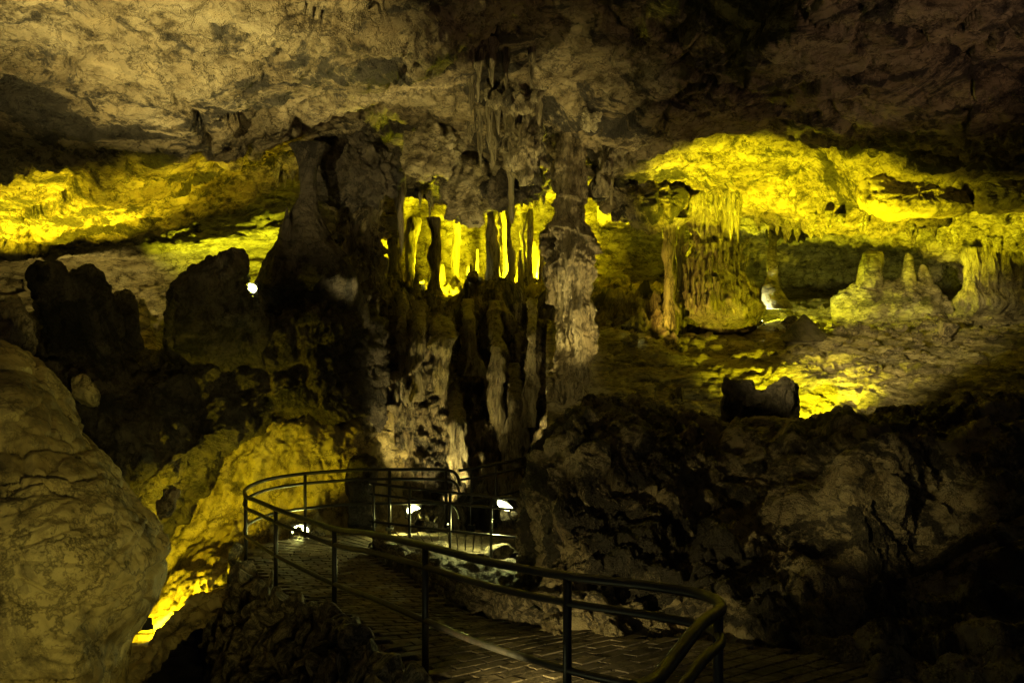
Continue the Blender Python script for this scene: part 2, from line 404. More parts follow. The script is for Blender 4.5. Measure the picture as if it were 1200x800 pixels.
# sloping ground on the right, with the hollow that holds a lamp
xs = [640, 700, 760, 820, 880, 940, 1000, 1080, 1180, 1300, 1700]
r_ = lambda ys, Ds: [(x, y, D) for x, y, D in zip(xs, ys, Ds)]
rows = [
    r_([620] * 11, [11.6] * 11),
    r_([520, 505, 500, 500, 500, 500, 496, 484, 478, 478, 478], [12.2] * 11),
    r_([500, 490, 492, 500, 506, 506, 496, 474, 464, 462, 462], [13, 13, 13.2, 13.6, 13.8, 13.8, 13.6, 13.2, 13, 13, 13]),
    r_([470, 468, 474, 480, 482, 480, 470, 452, 444, 442, 442], [14.4, 14.4, 15, 15.6, 15.8, 15.8, 15.4, 14.6, 14.4, 14.4, 14.4]),
    r_([440, 438, 440, 440, 434, 428, 430, 430, 424, 420, 420], [15.4, 15.6, 16.2, 16.6, 16.6, 16.6, 16.4, 16, 15.8, 15.8, 15.8]),
    r_([400, 402, 404, 404, 402, 402, 402, 400, 396, 394, 394], [17, 17.2, 17.6, 18, 18, 18, 18, 18, 18, 18, 18]),
    r_([366, 366, 368, 372, 376, 378, 376, 372, 370, 368, 368], [20, 20, 20.4, 20.8, 21, 21, 21, 21, 21, 21, 21]),
    r_([350, 350, 350, 354, 360, 361, 358, 356, 354, 353, 353], [23.5] * 11),
    r_([346] * 11, [27.5] * 11),
    r_([344] * 11, [32] * 11),
]
o = sheet('rock_slope', rows, 260, 420, rel_strata(.5), M['ramp']); tag(o, kind='structure')

# central rock face below the grotto
xs = [370, 420, 460, 500, 540, 590, 640, 690, 750, 800]
r_ = lambda ys, Ds: [(x, y, D) for x, y, D in zip(xs, ys, Ds)]
rows = [
    r_([336] * 10, [26] * 10),
    r_([340, 338, 340, 342, 344, 342, 342, 345, 350, 352], [21, 21, 21, 21, 22, 21, 20.5, 20, 20, 20]),
    r_([352, 350, 354, 356, 364, 352, 354, 360, 366, 370], [18.6, 18.6, 18.4, 18.4, 19.6, 19, 18.8, 18.6, 18.6, 18.6]),
    r_([400] * 10, [17.2, 17.2, 16.9, 17.2, 18.4, 18.2, 17.8, 17.8, 18, 18]),
    r_([450] * 10, [16.8, 16.8, 16.4, 16.7, 17.6, 17.6, 17.1, 17.2, 17, 16.8]),
    r_([500] * 10, [16.2, 16.2, 16, 16.2, 16.8, 17, 16.6, 16.6, 15.6, 14.6]),
    r_([560] * 10, [15.8] * 10),
    r_([640] * 10, [15.2] * 10),
]
o = sheet('rock_face', rows, 210, 280, rel_face(.9), M['face']); tag(o, kind='structure')

# dark bank on the left, behind the near boulder
xs = [-400, -40, 40, 110, 180, 250, 320, 390, 440, 480]
r_ = lambda ys, Ds: [(x, y, D) for x, y, D in zip(xs, ys, Ds)]
rows = [
    r_([450] * 10, [19] * 9 + [20]),
    r_([372, 372, 396, 415, 424, 410, 380, 352, 350, 356], [16.4] * 8 + [17.5, 20]),
    r_([350, 352, 378, 400, 410, 396, 358, 336, 344, 356], [14.6, 14.6, 14.6, 14.6, 14.6, 14.4, 14.4, 15, 16.4, 20]),
    r_([372, 374, 400, 424, 436, 420, 385, 362, 376, 400], [13.4, 13.4, 13.4, 13.4, 13.4, 13.4, 13.6, 14, 16, 19.5]),
    r_([430, 430, 440, 455, 462, 455, 440, 425, 430, 440], [12.8, 12.8, 12.8, 12.8, 13, 13.2, 13.6, 14, 15.6, 19]),
    r_([500, 500, 505, 515, 515, 490, 470, 474, 485, 500], [12.4, 12.4, 12.4, 12.4, 12.6, 13, 13.6, 14.2, 15.6, 19]),
    r_([580, 580, 585, 590, 570, 525, 494, 496, 505, 540], [12, 12, 12, 12, 12.4, 13, 14.2, 15.0, 16.2, 19]),
    r_([640, 640, 650, 655, 622, 545, 500, 500, 515, 560], [12.2, 12.2, 12.2, 12.4, 13, 14.4, 16, 17, 18, 19]),
    r_([700, 700, 700, 700, 650, 560, 505, 505, 520, 580], [13.4, 13.4, 13.4, 13.6, 14.6, 16.5, 19, 19, 19, 20]),
]
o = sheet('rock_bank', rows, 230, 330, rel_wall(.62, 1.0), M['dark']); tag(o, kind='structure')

# yellow lit wall below the bank, running down into the gully
xs = [100, 160, 200, 240, 280, 330, 390, 450, 520]
r_ = lambda ys, Ds: [(x, y, D) for x, y, D in zip(xs, ys, Ds)]
rows = [
    r_([540, 540, 540, 500, 470, 460, 460, 470, 490], [17] * 8 + [20]),
    r_([560, 560, 560, 530, 490, 484, 486, 496, 505], [15.9, 15.9, 15.9, 15.6, 15.2, 15.1, 15.2, 15.8, 19]),
    r_([620, 620, 600, 560, 525, 515, 518, 526, 530], [15.2, 15.2, 15.2, 15.1, 14.8, 14.7, 14.8, 15.5, 18.6]),
    r_([680, 660, 640, 600, 560, 550, 555, 560, 565], [14.8, 14.8, 14.8, 14.8, 14.7, 14.6, 14.7, 15.3, 18]),
    r_([705, 695, 675, 640, 605, 600, 600, 600, 600], [14.4, 14.3, 14.3, 14.4, 14.6, 14.7, 14.8, 15.1, 17]),
    r_([730, 715, 690, 668, 645, 632, 630, 628, 626], [13.6, 13.4, 13.2, 13.4, 14, 14.5, 14.6, 14.8, 15.4]),
    r_([770, 745, 715, 690, 668, 650, 645, 640, 636], [12, 11.8, 11.9, 12.2, 13, 14, 14.3, 14.5, 14.8]),
    r_([830, 790, 755, 730, 700, 690, 690, 680, 680], [10.6, 10.6, 10.8, 11.2, 12, 13, 13.6, 14, 14]),
]
o = sheet('gully_wall', rows, 170, 240, rel_wall(.42, 1.3), M['boulder']); tag(o, kind='structure')

# the great dark rock on the right of the walkway
xs = [611, 618, 636, 686, 742, 800, 870, 940, 1020, 1100, 1220, 1700]
r_ = lambda ys, Ds: [(x, y, D) for x, y, D in zip(xs, ys, Ds)]
rows = [
    r_([640, 620, 600, 560, 560, 560, 560, 560, 560, 560, 560, 560], [14] * 12),
    r_([566, 556, 530, 492, 486, 492, 500, 500, 492, 480, 476, 476], [12.2, 12.2, 12.4, 12.6, 12.8, 13, 13, 13, 13, 13, 13, 13]),
    r_([566, 548, 515, 476, 474, 482, 492, 494, 486, 474, 470, 470], [11, 10.8, 10.8, 11.2, 11.6, 12, 12.2, 12.2, 12.2, 12.2, 12, 12]),
    r_([590, 572, 540, 515, 515, 520, 525, 520, 510, 505, 505, 505], [11, 10.2, 9.8, 9.8, 10, 10.4, 10.8, 10.8, 10.2, 10.8, 10.6, 10.6]),
    r_([640, 610, 590, 575, 575, 580, 590, 580, 565, 580, 585, 585], [11, 10, 9.2, 9.1, 9.4, 9.7, 9.9, 9.3, 8.7, 9.6, 9.2, 9]),
    r_([670, 660, 640, 640, 640, 640, 640, 645, 650, 650, 660, 660], [11, 9.6, 8.4, 8.3, 8.5, 8.8, 8.9, 8.5, 7.9, 8.3, 8, 7.8]),
    r_([700, 700, 700, 705, 705, 700, 700, 705, 720, 730, 740, 740], [10.5, 9, 7.8, 7.6, 7.7, 7.8, 7.7, 7.4, 7, 6.8, 6.4, 6]),
    r_([750, 745, 742, 740, 742, 746, 752, 765, 790, 810, 830, 850], [10, 8.6, 7.4, 7.3, 7.3, 7.2, 7, 6.7, 6.2, 5.8, 5.2, 4.8]),
    r_([790, 790, 790, 790, 790, 795, 800, 815, 840, 870, 900, 920], [10, 8.4, 7.2, 7, 7, 6.9, 6.8, 6.5, 6, 5.6, 5, 4.6]),
]
o = sheet('rock_mass', rows, 260, 420, rel_wall(.55, 1.2), M['wall']); tag(o, kind='structure')

# chamber floor under everything
V = []; n = 60
g = np.linspace(-30, 30, n)
G = np.array([[(x, y + 12, 0.15 + 0.35 * noise.noise(Vector((x * .3, y * .3, 0)))) for x in g] for y in g])
o = link('cave_floor', G.reshape(-1, 3), grid_faces(n, n), M['dark']); tag(o, kind='structure')

# ================================================================== WALKWAY
OUT = [(-.2, 1.0), (.42, 2.9), (1.03, 4.2), (.33, 5.1), (-.65, 6.35), (-1.81, 8.7), (-2.8, 10.2), (-3.74, 12.0), (-4.0, 13.0), (-3.5, 13.75), (-2.5, 14.1), (-.9, 14.3), (.8, 14.6), (2.6, 15.0)]
INN = [(3.6, 1.0), (3.5, 2.9), (3.3, 4.8), (2.5, 6.4), (.9, 7.3), (-.3, 8.6), (-1.1, 10.4), (-1.9, 12.2), (-2.0, 12.5), (-1.9, 12.75), (-1.6, 12.85), (-.8, 12.9), (.8, 13.1), (2.6, 13.4)]
FZ = [-2.0, -2.12, -2.25, -2.4, -2.52, -2.8, -2.98, -3.15, -3.18, -3.2, -3.2, -3.2, -3.2, -3.2]
NP = 260
po = cr(np.array(OUT), NP); pi_ = cr(np.array(INN), NP); pz = cr(np.array(FZ)[:, None], NP)[:, 0] + EYE
NT = 9
G = np.array([[(*(po[i] * (1 - t) + pi_[i] * t), pz[i]) for t in np.linspace(-.02, 1.04, NT)] for i in range(NP)])
path = link('footpath', G.reshape(-1, 3), grid_faces(NP, NT), M['mortar']); tag(path, kind='structure')
# underside so that the deck has thickness
Gs = np.array([[(*po[i] * 1.0, pz[i] + 0.02 - k * 0.25) for k in range(8)] for i in range(NP)])
Gs[:, :, 0] -= np.array([[0.12 * k * k * .3 for k in range(8)]]) * 0.6

# bricks in running bond along the walkway
cl = 0.5 * (po + pi_); seg = np.r_[0, np.cumsum(np.linalg.norm(np.diff(cl, axis=0), axis=1))]
def on_path(s, t):
    i = np.interp(s, seg, np.arange(NP)); k = int(min(NP - 2, i)); f = i - k
    a = po[k] * (1 - f) + po[k + 1] * f; b = pi_[k] * (1 - f) + pi_[k + 1] * f
    z = pz[k] * (1 - f) + pz[k + 1] * f
    return a * (1 - t) + b * t, z, np.linalg.norm(b - a)
bricks = []
s = 0.6
rowi = 0
while s < seg[-1] - .3:
    _, _, wd = on_path(s, .5)
    nb = max(4, int(wd / 0.25))
    for k in range(nb):
        t0 = (k + (.5 if rowi % 2 else 0)) / nb; t1 = t0 + 1.0 / nb
        t0 += .012 / wd * .5; t1 -= .012 / wd * .5
        if t1 > 1.01: continue
        cs = []
        for ss, tt in ((s + .008, t0), (s + .008, t1), (s + .122, t1), (s + .122, t0)):
            p, z, _ = on_path(ss, tt); cs.append((p[0], p[1], z))
        bricks.append(cs)
    s += .132; rowi += 1
def inview(cs):
    x, y, z = np.mean(cs, 0)
    if y < 1: return -1
    px = 600 + x / y * F; py = 400 + (EYE - z) / y * F
    return 1 / y if (0 < px < 1200 and py < 812) else -1
order = sorted(range(len(bricks)), key=lambda i: -inview(bricks[i]))
def brick_geo(cs):
    h = .035 + random.uniform(-.003, .003); c = np.mean(cs, 0)
    b = [(*q[:2], q[2] - .01) for q in cs]; t = [tuple(np.array(q) * .94 + c * .06 + (0, 0, h + random.uniform(-.003, .003))) for q in cs]
    m_ = [(q[0], q[1], q[2] + h - .01) for q in cs]
    vs = b + m_ + t
    fs = [(0, 1, 5, 4), (1, 2, 6, 5), (2, 3, 7, 6), (3, 0, 4, 7), (4, 5, 9, 8), (5, 6, 10, 9), (6, 7, 11, 10), (7, 4, 8, 11), (8, 9, 10, 11)]
    return vs, fs
for i in order[:300]:
    vs, fs = brick_geo(bricks[i]); link('brick', vs, fs, M['brick'], path, smooth=False)
vs = []; fs = []
for i in order[300:]:
    a, b = brick_geo(bricks[i]); k = len(vs); vs += a; fs += [tuple(q + k for q in f) for f in b]
o = link('brick_paving', vs, fs, M['brick'], path, smooth=False); o['kind'] = 'stuff'

# rubble bank falling away outside the walkway
A = []
for i in range(1, 11):
    x, y = OUT[i]; z = EYE + FZ[i]
    j = min(i + 1, 13); k = i - 1
    tx, ty = OUT[j][0] - OUT[k][0], OUT[j][1] - OUT[k][1]; l = math.hypot(tx, ty); nx, ny = -ty / l, tx / l
    if i <= 2: nx, ny = -1, .15
    q = []
    for d, dz in ((-.25, -.12), (0.0, -.03), (.12, -.02), (.26, -.3), (.45, -.85), (.75, -1.5), (1.4, -2.3), (2.6, -3.0)):
        dd = d
        if i > 7: dd = d * .55
        elif i > 4: dd = d * .72
        q.append((x + nx * dd, y + ny * dd, z + dz))
    A.append(q)
A = np.array(A)[::-1]
G = cr(A, 260); G = np.swapaxes(cr(np.swapaxes(G, 0, 1), 130), 0, 1); nn = normals(G)
if nn[..., 2].sum() < 0: nn = -nn
fnr = rel_popcorn(.45)
fade = np.clip((np.arange(130) - 26) / 26.0, 0, 1)[None, :, None]
V = displace(G, nn * fade, fnr); SHEETS['rubble_bank'] = (V, grid_faces(260, 130))
o = link('rubble_bank', V, grid_faces(260, 130), M['stone']); tag(o, kind='structure')

# mound between the near and the far leg of the walkway
rows = [[(430, 646, 12.9), (500, 640, 12.9), (560, 652, 12.7), (640, 655, 12.5)],
        [(435, 640, 12.6), (500, 640, 12.3), (560, 655, 11.8), (640, 665, 11.2)],
        [(446, 645, 12.1), (510, 662, 11.0), (575, 690, 10), (640, 700, 9.4)],
        [(448, 650, 12.0), (505, 682, 10.4), (575, 720, 8.7), (650, 730, 7.8)],
        [(448, 680, 12.0), (505, 712, 10.3), (575, 750, 8.5), (650, 760, 7.4)]]
o = sheet('rock_mound', rows, 90, 120, rel_popcorn(.3), M['dark']); tag(o, kind='structure')

# low kerb wall of rough stones on the inner side
wall = bpy.data.objects.new('low_stone_wall', None); S.collection.objects.link(wall)
tag(wall, 'low wall of rough mortared stones along the inner edge of the brick walkway', 'stone wall')
i0, i1 = int(4.1 / 13 * NP), int(7.3 / 13 * NP)
sacc = seg[i0]
while sacc < seg[i1]:
    for c_, hh in ((0, .09), (1, .24)):
        p, z, wd = on_path(sacc + c_ * .13, 1.0 + random.uniform(.02, .07)); q, _, _ = on_path(sacc + .1, 1.03)
        t = q - p; ang = 0
        d1, _, _ = on_path(sacc + .2, 1.0); d0, _, _ = on_path(sacc, 1.0); ang = math.atan2(d1[1] - d0[1], d1[0] - d0[0])
        ln = random.uniform(.12, .19)
        put('stone', random.choice(STONES), (p[0], p[1], z + hh + random.uniform(-.02, .02)), (ln, random.uniform(.10, .15), random.uniform(.08, .12)), (random.uniform(-.2, .2), random.uniform(-.2, .2), ang + random.uniform(-.2, .2)), wall)
    sacc += .27

# dry stones of the retaining wall on the outer side
ret = bpy.data.objects.new('retaining_wall', None); S.collection.objects.link(ret)
tag(ret, 'rough dry stone retaining wall under the outer edge of the walkway, left of centre', 'stone wall')
i0, i1 = int(3.0 / 13 * NP), int(7.9 / 13 * NP)
sacc = seg[i0]; cnt = 0
while sacc < seg[i1] and cnt < 290:
    d1, _, _ = on_path(sacc + .2, 0); d0, _, _ = on_path(sacc, 0)
    t = (d1 - d0) / (np.linalg.norm(d1 - d0) + 1e-6); nx, ny = -t[1], t[0]
    ang = math.atan2(t[1], t[0])
    for k in range(6):
        p, z, _ = on_path(sacc + random.uniform(-.06, .06), 0)
        d = .12 + .07 * k + random.uniform(-.05, .05); dz = -.02 - .19 * k + random.uniform(-.05, .05)
        sz = random.uniform(.09, .19)
        put('stone', random.choice(STONES), (p[0] + nx * d, p[1] + ny * d, z + dz), (sz * random.uniform(.9, 2.0), sz * random.uniform(.3, .8), sz * random.uniform(.5, 1.5)), (random.uniform(-1.2, 1.2), random.uniform(-1.2, 1.2), ang + random.uniform(-1, 1)), ret)
        cnt += 1
    sacc += .24

# ------------------------------------------------------------------ railings
def railing(name, label, pts, posts, offs=(0, -.16, -.56), r=.028, sub=8, foot=-1.0):
    """pts: (x, y, top z relative to the eye)"""
    t = bpy.data.objects.new(name, None); S.collection.objects.link(t)
    base = pts[0]; tag(t, label, 'railing')
    A = cr(np.array(pts, float), (len(pts) - 1) * sub + 1); A[:, 2] += EYE
    for nm, o_ in zip(('top_rail', 'middle_rail', 'bottom_rail'), offs):
        B = A.copy(); B[:, 2] += o_
        tube(nm, B, r if o_ == 0 else r * .85, M['metal'], t)
    for u in posts:
        i = u * sub; k = int(min(i, len(A) - 2)); f = i - k; p = A[k] * (1 - f) + A[k + 1] * f
        tube('post', [(p[0], p[1], p[2] + foot - .08), (p[0], p[1], p[2] + .005)], r * .95, M['metal'], t)
        # foot plate
        v = [(p[0] + a, p[1] + b, p[2] + foot + c_) for c_ in (0, .045) for a, b in ((-.06, -.06), (.06, -.06), (.06, .06), (-.06, .06))]
        link('foot_plate', v, [(0, 3, 2, 1), (4, 5, 6, 7), (0, 1, 5, 4), (1, 2, 6, 5), (2, 3, 7, 6), (3, 0, 4, 7)], M['metal'], t, smooth=False)
    return t
railing('walkway_railing', 'black three-bar steel railing sweeping round the hairpin of the near walkway',
        [(.36, 2.6, -1.06), (.52, 3.05, -1.2), (.80, 3.62, -1.2), (1.0, 4.08, -1.27), (.98, 4.38, -1.30), (.75, 4.65, -1.33), (.33, 5.1, -1.40), (-.18, 5.72, -1.47), (-.65, 6.4, -1.53), (-1.25, 7.55, -1.70), (-1.81, 8.7, -1.91), (-2.33, 9.5, -1.97), (-2.85, 10.3, -2.02), (-3.35, 11.2, -2.09), (-3.76, 12.05, -2.18),
         (-3.98, 12.8, -2.2), (-3.86, 13.4, -2.17), (-3.45, 13.75, -2.14), (-2.9, 13.95, -2.12), (-2.5, 14.05, -2.11), (-1.7, 14.15, -2.12), (-1.1, 14.2, -2.14), (-.92, 14.1, -2.2), (-.85, 13.95, -2.35)],
        [3.4, 6, 8, 10, 12, 14, 17.2, 19.6, 21])
railing('inner_railing', 'thin grey-lit steel railing on the inside of the walkway bend, before the path lamps',
        [(-2.1, 12.6, -2.09), (-1.5, 12.5, -2.14), (-.9, 12.4, -2.19), (-.3, 12.3, -2.23), (.3, 12.2, -2.27)],
        [.15, 1, 2, 3, 4], r=.022)
railing('far_railing', 'steel railing climbing behind the lamp at the far end of the walkway',
        [(-.9, 14.35, -2.17), (-.4, 14.6, -2.12), (.1, 15.0, -2.07), (.7, 15.5, -2.0)],
        [.5, 1.25, 2.3], r=.025)

# ================================================================== LAMPS
def floodlight(px, py, D, tx, ty, tD, power, col, label, size=.12, angle=120, soft=.06, blend=.7, visible=True, shift=0.16, hide=None):
    if hide:  # added rock masks the lamp from view
        tag(put('rock', STONES[len(hide) % 9], tuple(P(px, py + 1, D - .42)), (.27, .15, .17), (.2, .1, len(hide))), hide, 'rock')
    p = Vector(P(px, py, D).tolist()); q = Vector(P(tx, ty, tD).tolist()); d = (q - p).normalized()
    t = bpy.data.objects.new('floodlight', None); S.collection.objects.link(t)
    tag(t, label, 'floodlight', None)
    t.location = p; t.rotation_euler = d.to_track_quat('-Z', 'Y').to_euler()
    s_ = size
    # tapered housing, glass and bracket
    v = [(-s_ * .6, -s_ * .45, s_ * .7), (s_ * .6, -s_ * .45, s_ * .7), (s_ * .6, s_ * .45, s_ * .7), (-s_ * .6, s_ * .45, s_ * .7), (-s_, -s_ * .75, 0), (s_, -s_ * .75, 0), (s_, s_ * .75, 0), (-s_, s_ * .75, 0)]
    link('housing', v, [(0, 3, 2, 1), (0, 1, 5, 4), (1, 2, 6, 5), (2, 3, 7, 6), (3, 0, 4, 7), (4, 5, 6, 7)], M['lamp'], t, smooth=False)
    v = []; fcs = []
    for i in range(7):                     # domed glass
        q = i / 6 * math.pi / 2
        for j in range(16):
            al = 2 * math.pi * j / 16
            v.append((s_ * .92 * math.cos(q) * math.cos(al), s_ * .7 * math.cos(q) * math.sin(al), -.003 - s_ * .45 * math.sin(q)))
    for i in range(6):
        for j in range(16): fcs.append((i * 16 + j, (i + 1) * 16 + j, (i + 1) * 16 + (j + 1) % 16, i * 16 + (j + 1) % 16))
    link('glass', v, fcs, M['lens'], t)
    tube('bracket', [(-s_ * 1.15, 0, s_ * .3), (-s_ * 1.15, -s_ * 1.1, s_ * .3), (s_ * 1.15, -s_ * 1.1, s_ * .3), (s_ * 1.15, 0, s_ * .3)], .012, M['lamp'], t, n=6)
    if angle >= 180: L = bpy.data.lights.new('lamp_light', 'POINT')
    else:
        L = bpy.data.lights.new('lamp_light', 'SPOT'); L.spot_size = math.radians(angle); L.spot_blend = blend
    L.energy = power; L.color = col; L.shadow_soft_size = soft
    lo = bpy.data.objects.new('lamp_light', L); S.collection.objects.link(lo); lo.parent = t; lo.location = (0, 0, -shift)
    return t
GOLD = (1, .79, .01)
YEL = (1, .90, .008); YG = (.95, .97, .02); WARM = (1, .79, .27); OR = (1, .62, .08)
FLOOR = bvh(['rock_slope', 'rock_face', 'rock_bank', 'gully_wall', 'grotto_wall', 'rock_mass', 'left_cave_wall'])
def sit(px, py, D, up=.16):
    """drop a lamp from the given point to the rock below it; returns the photo row it ends on"""
    p = P(px, py, D); h = FLOOR.ray_cast(Vector(p.tolist()), Vector((0, 0, -1)))
    z = h[0].z + up if h[0] is not None else p[2]
    return 400 - (z - EYE) * F / D
# -- lamps that light what the photo shows bright
BG = 'lamp hidden among the dark boulders on the left, '
floodlight(-75, sit(-75, 330, 15.2), 15.2, -20, 262, 15.6, 1500, GOLD, BG + 'lighting the left edge of the ceiling', angle=84, blend=.8)
floodlight(95, sit(95, 330, 15.0), 15.0, 90, 258, 15.6, 1700, GOLD, BG + 'behind the lumpy one, shining up', angle=84, blend=.8)
floodlight(232, sit(232, 320, 14.6), 14.6, 215, 235, 15.6, 800, GOLD, BG + 'behind the rounded one, shining up', angle=84, blend=.8)
floodlight(255, sit(255, 340, 18.4), 18.4, 268, 252, 22.3, 3600, YG, 'lamp far behind the rounded black boulder, lighting the left back wall', angle=56, blend=.8)
floodlight(95, sit(95, 340, 20.3), 20.3, 90, 330, 23, 240, (1, .76, .2), 'added lamp far behind the lumpy boulder, lighting the left back wall dimly', angle=140)  # added to wash the back wall dimly
floodlight(293, 338, 13.0, 420, 420, 3, 25, YG, 'small white lamp glaring between the dark boulder and the spire', angle=120, size=.11)
floodlight(868, 474, 14.9, 845, 226, 16.9, 5200, YEL, 'lamp hidden in the hollow behind the crumbling stump, shining up', angle=46, blend=.8)
floodlight(905, 476, 14.9, 995, 236, 16.7, 3600, YEL, 'lamp hidden behind the right side of the crumbling stump', angle=50, blend=.8)
floodlight(922, 486, 14.7, 950, 455, 16.2, 800, YEL, 'small lamp in the hollow lighting its back wall', angle=140, blend=.8, size=.08)
floodlight(890, sit(884, 320, 20.6), 20.6, 960, 270, 21.2, 480, YG, 'lamp at the foot of the slender white-footed column', angle=160, size=.1, shift=.1)
floodlight(888, sit(888, 340, 19.4), 19.4, 902, 358, 20.0, 260, (1, 1, .5), 'tiny lamp lighting the white foot of the slender column', angle=60, size=.06, shift=.08)
floodlight(925, sit(925, 340, 20.0), 20.0, 985, 358, 21.2, 260, YG, 'little added lamp on the rubble lighting the floor before the yellowish ledge', angle=170, size=.06, hide='masking rock on the rubble right of the white-footed column')  # added to lighten the rubble floor
floodlight(1110, sit(1110, 340, 19.3), 18.9, 1110, 262, 20.0, 700, YEL, 'lamp low behind the rubble under the right ceiling', angle=92)
floodlight(560, sit(560, 320, 22.6), 22.6, 560, 290, 27.5, 3200, YEL, 'lamp in the grotto below the middle columns', angle=170, hide='masking rock inside the grotto under its middle columns')
floodlight(622, sit(622, 320, 23.2), 23.2, 622, 290, 27.5, 2200, YEL, 'lamp in the grotto beside the great column', angle=170, hide='masking rock at the right end of the grotto sill')
floodlight(490, sit(490, 320, 23), 23, 500, 270, 26, 1800, YEL, 'lamp at the left end of the grotto', angle=170)
floodlight(555, sit(555, 320, 20.4), 20.4, 553, 215, 17.6, 900, YEL, 'lamp on the sill of the grotto shining up', angle=50, hide='masking rock on the middle of the grotto sill')
floodlight(726, sit(726, 320, 21.8), 21.8, 735, 250, 21, 2000, YEL, 'lamp right of the great column under the ceiling', angle=140)
floodlight(740, sit(740, 370, 17.4), 17.4, 835, 315, 18.4, 170, OR, 'added lamp on the slope shining at the wide tiered column', angle=90, size=.07, hide='masking rock on the slope left of the tiered column')  # added to lift the tiered column
floodlight(168, 730, 11.6, 235, 650, 13.8, 420, GOLD, 'lamp low in the gully beside the near left boulder', angle=150)
floodlight(352, 622, 14.2, 345, 645, 12.4, 170, (1, .97, .25), 'leftmost of the three path lamps, beside the hairpin bend', angle=175, size=.15, shift=.2)
floodlight(485, 598, 14.4, 470, 640, 12.6, 130, (1, .97, .25), 'middle path lamp behind the inner railing', angle=175, size=.13, shift=.2)
floodlight(592, 591, 12.7, 560, 640, 12.4, 110, (1, 1, .3), 'brightest path lamp beside the dark rock at the far end of the walkway', angle=175, size=.16, shift=.25)
# -- unseen fill lamps, mostly added to lift dim rock
floodlight(-330, 300, 5.0, 250, 50, 10.0, 2000, WARM, 'added fill lamp out of view beside the big smooth boulder, lighting the brown ceiling', angle=55, soft=.05, blend=.6)
floodlight(115, 556, 10.7, 150, 60, 10.4, 1000, WARM, 'added lamp behind the big smooth boulder shining up at the brown ceiling', angle=76, soft=.05, blend=.7)
floodlight(505, 616, 15.0, 425, 95, 13.2, 2500, WARM, 'added lamp below the rock face shining up at the middle of the ceiling', angle=31, soft=.05, blend=.7, size=.07, hide='masking rock at the foot of the rock face behind the railings')
floodlight(525, 616, 14.6, 505, 440, 16.6, 280, WARM, 'added lamp at the foot of the central rock face shining up it', angle=80, soft=.05, blend=.6, size=.07)
floodlight(602, 606, 13.6, 662, 330, 15.1, 420, WARM, 'added lamp next to the brightest path lamp, shining up at the great column', angle=66, soft=.05, blend=.6, size=.07)  # extra fixture added to send light up the column
floodlight(1000, 1700, 1.2, 70, 600, 7.4, 560, (1, .82, .19), 'lamp low by the near path shining at the left boulder', angle=44, soft=.1)
floodlight(-400, 100, 1.5, 1020, 585, 8.5, 850, WARM, 'added lamp high on the left shining across to the dark rock', angle=10, soft=.1, blend=.7)  # beam added for the bright patch on the dark rock
floodlight(470, 865, 4.7, 730, 655, 8.2, 260, WARM, 'lamp just outside the near railing shining at the foot of the dark rock', angle=58, soft=.05, blend=.8)
floodlight(735, 482, 13.1, 668, 300, 15.0, 450, WARM, 'added lamp behind the crest of the dark rock, lighting the great column from the right', angle=70, soft=.04)  # side light added for the column
floodlight(1500, 520, 8.0, 950, 80, 10.4, 230, (1, .6, .35), 'added lamp out on the right, faintly lighting the upper right ceiling', angle=80, soft=.1)  # added for a faint tone on the ceiling
for k, yy in enumerate((150, 235, 320, 395, 455)):  # beams added out of view to pick out the great column
    floodlight(1160 + 40 * k, -700, 2.2, 669, yy, 15, (1500, 1400, 1300, 1200, 1000)[k], WARM, 'added narrow lamp high on the right shining at the %s of the great column' % ('head', 'neck', 'waist', 'foot', 'spreading base')[k], angle=7, soft=.05, blend=.7)
floodlight(-700, 200, 2.2, 1050, 395, 18, 14000, WARM, 'added fill lamp on the left shining across at the right slope', angle=13, soft=.1, blend=.8)  # fill added for the right slope

# ================================================================== FORMATIONS
for x, y, D, r, lb in ((727, 334, 21.2, .32, 'added rough block right of the great column'), (1112, 386, 18.5, .28, 'added rough block on the rubble below the right ceiling'), (486, 342, 22.4, .25, 'added rough block at the left foot of the grotto')):
    p = P(x, y, D)  # blocks added to mask the lamps behind them
    tag(put('rock', STONES[int(x) % 9], tuple(p), (r * 1.3, r * .7, r), (.1, .2, .4), None), lb, 'rock')
for x, y, D, lb in ((362, 628, 14.0, 'the left path lamp'), (492, 606, 14.2, 'the middle path lamp'), (606, 598, 12.8, 'the brightest path lamp')):
    for i in range(7):
        q = P(x + random.uniform(-16, 22), y + random.uniform(-2, 5), D + random.uniform(-.1, .35)); r = random.uniform(.05, .13)
        tag(put('stone', random.choice(STONES), tuple(q), (r * 1.3, r, r), (random.uniform(0, 3), random.uniform(0, 3), 0)), 'pale stone piled beside ' + lb, 'stone', 'stones beside ' + lb)
for x, y, D in ((503, 646, 12.7), (520, 647, 12.7), (585, 648, 12.7)):
    tag(put('rock', STONES[3], tuple(P(x, y, D)), (.26, .16, .2), (.3, .1, x)), 'rough rock on the mound between the two legs of the walkway', 'rock', 'rocks on the mound')
N_ = lambda a=1.0, s=1.0: rel_wall(a, s)
def T(o, label, cat, group=None): return tag(o, label, cat, group, 'thing')
T(blob('boulder', [(-160, 380), (0, 398), (55, 436), (100, 492), (150, 556), (188, 612), (197, 660), (178, 712), (150, 760), (120, 850), (-80, 900), (-200, 650)], 8.4, 1.9, 2.0, rel_ceiling(.34), M['boulder'], n=300, m=110, cen=(0, 660), tilt=.35),
  'huge smooth brown boulder filling the lower left corner', 'boulder')
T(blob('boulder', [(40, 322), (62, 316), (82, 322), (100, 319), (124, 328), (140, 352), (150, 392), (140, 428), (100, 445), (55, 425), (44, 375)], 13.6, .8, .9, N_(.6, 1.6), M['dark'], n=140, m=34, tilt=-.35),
  'dark lumpy boulder standing black against the left ceiling, farthest left', 'boulder')
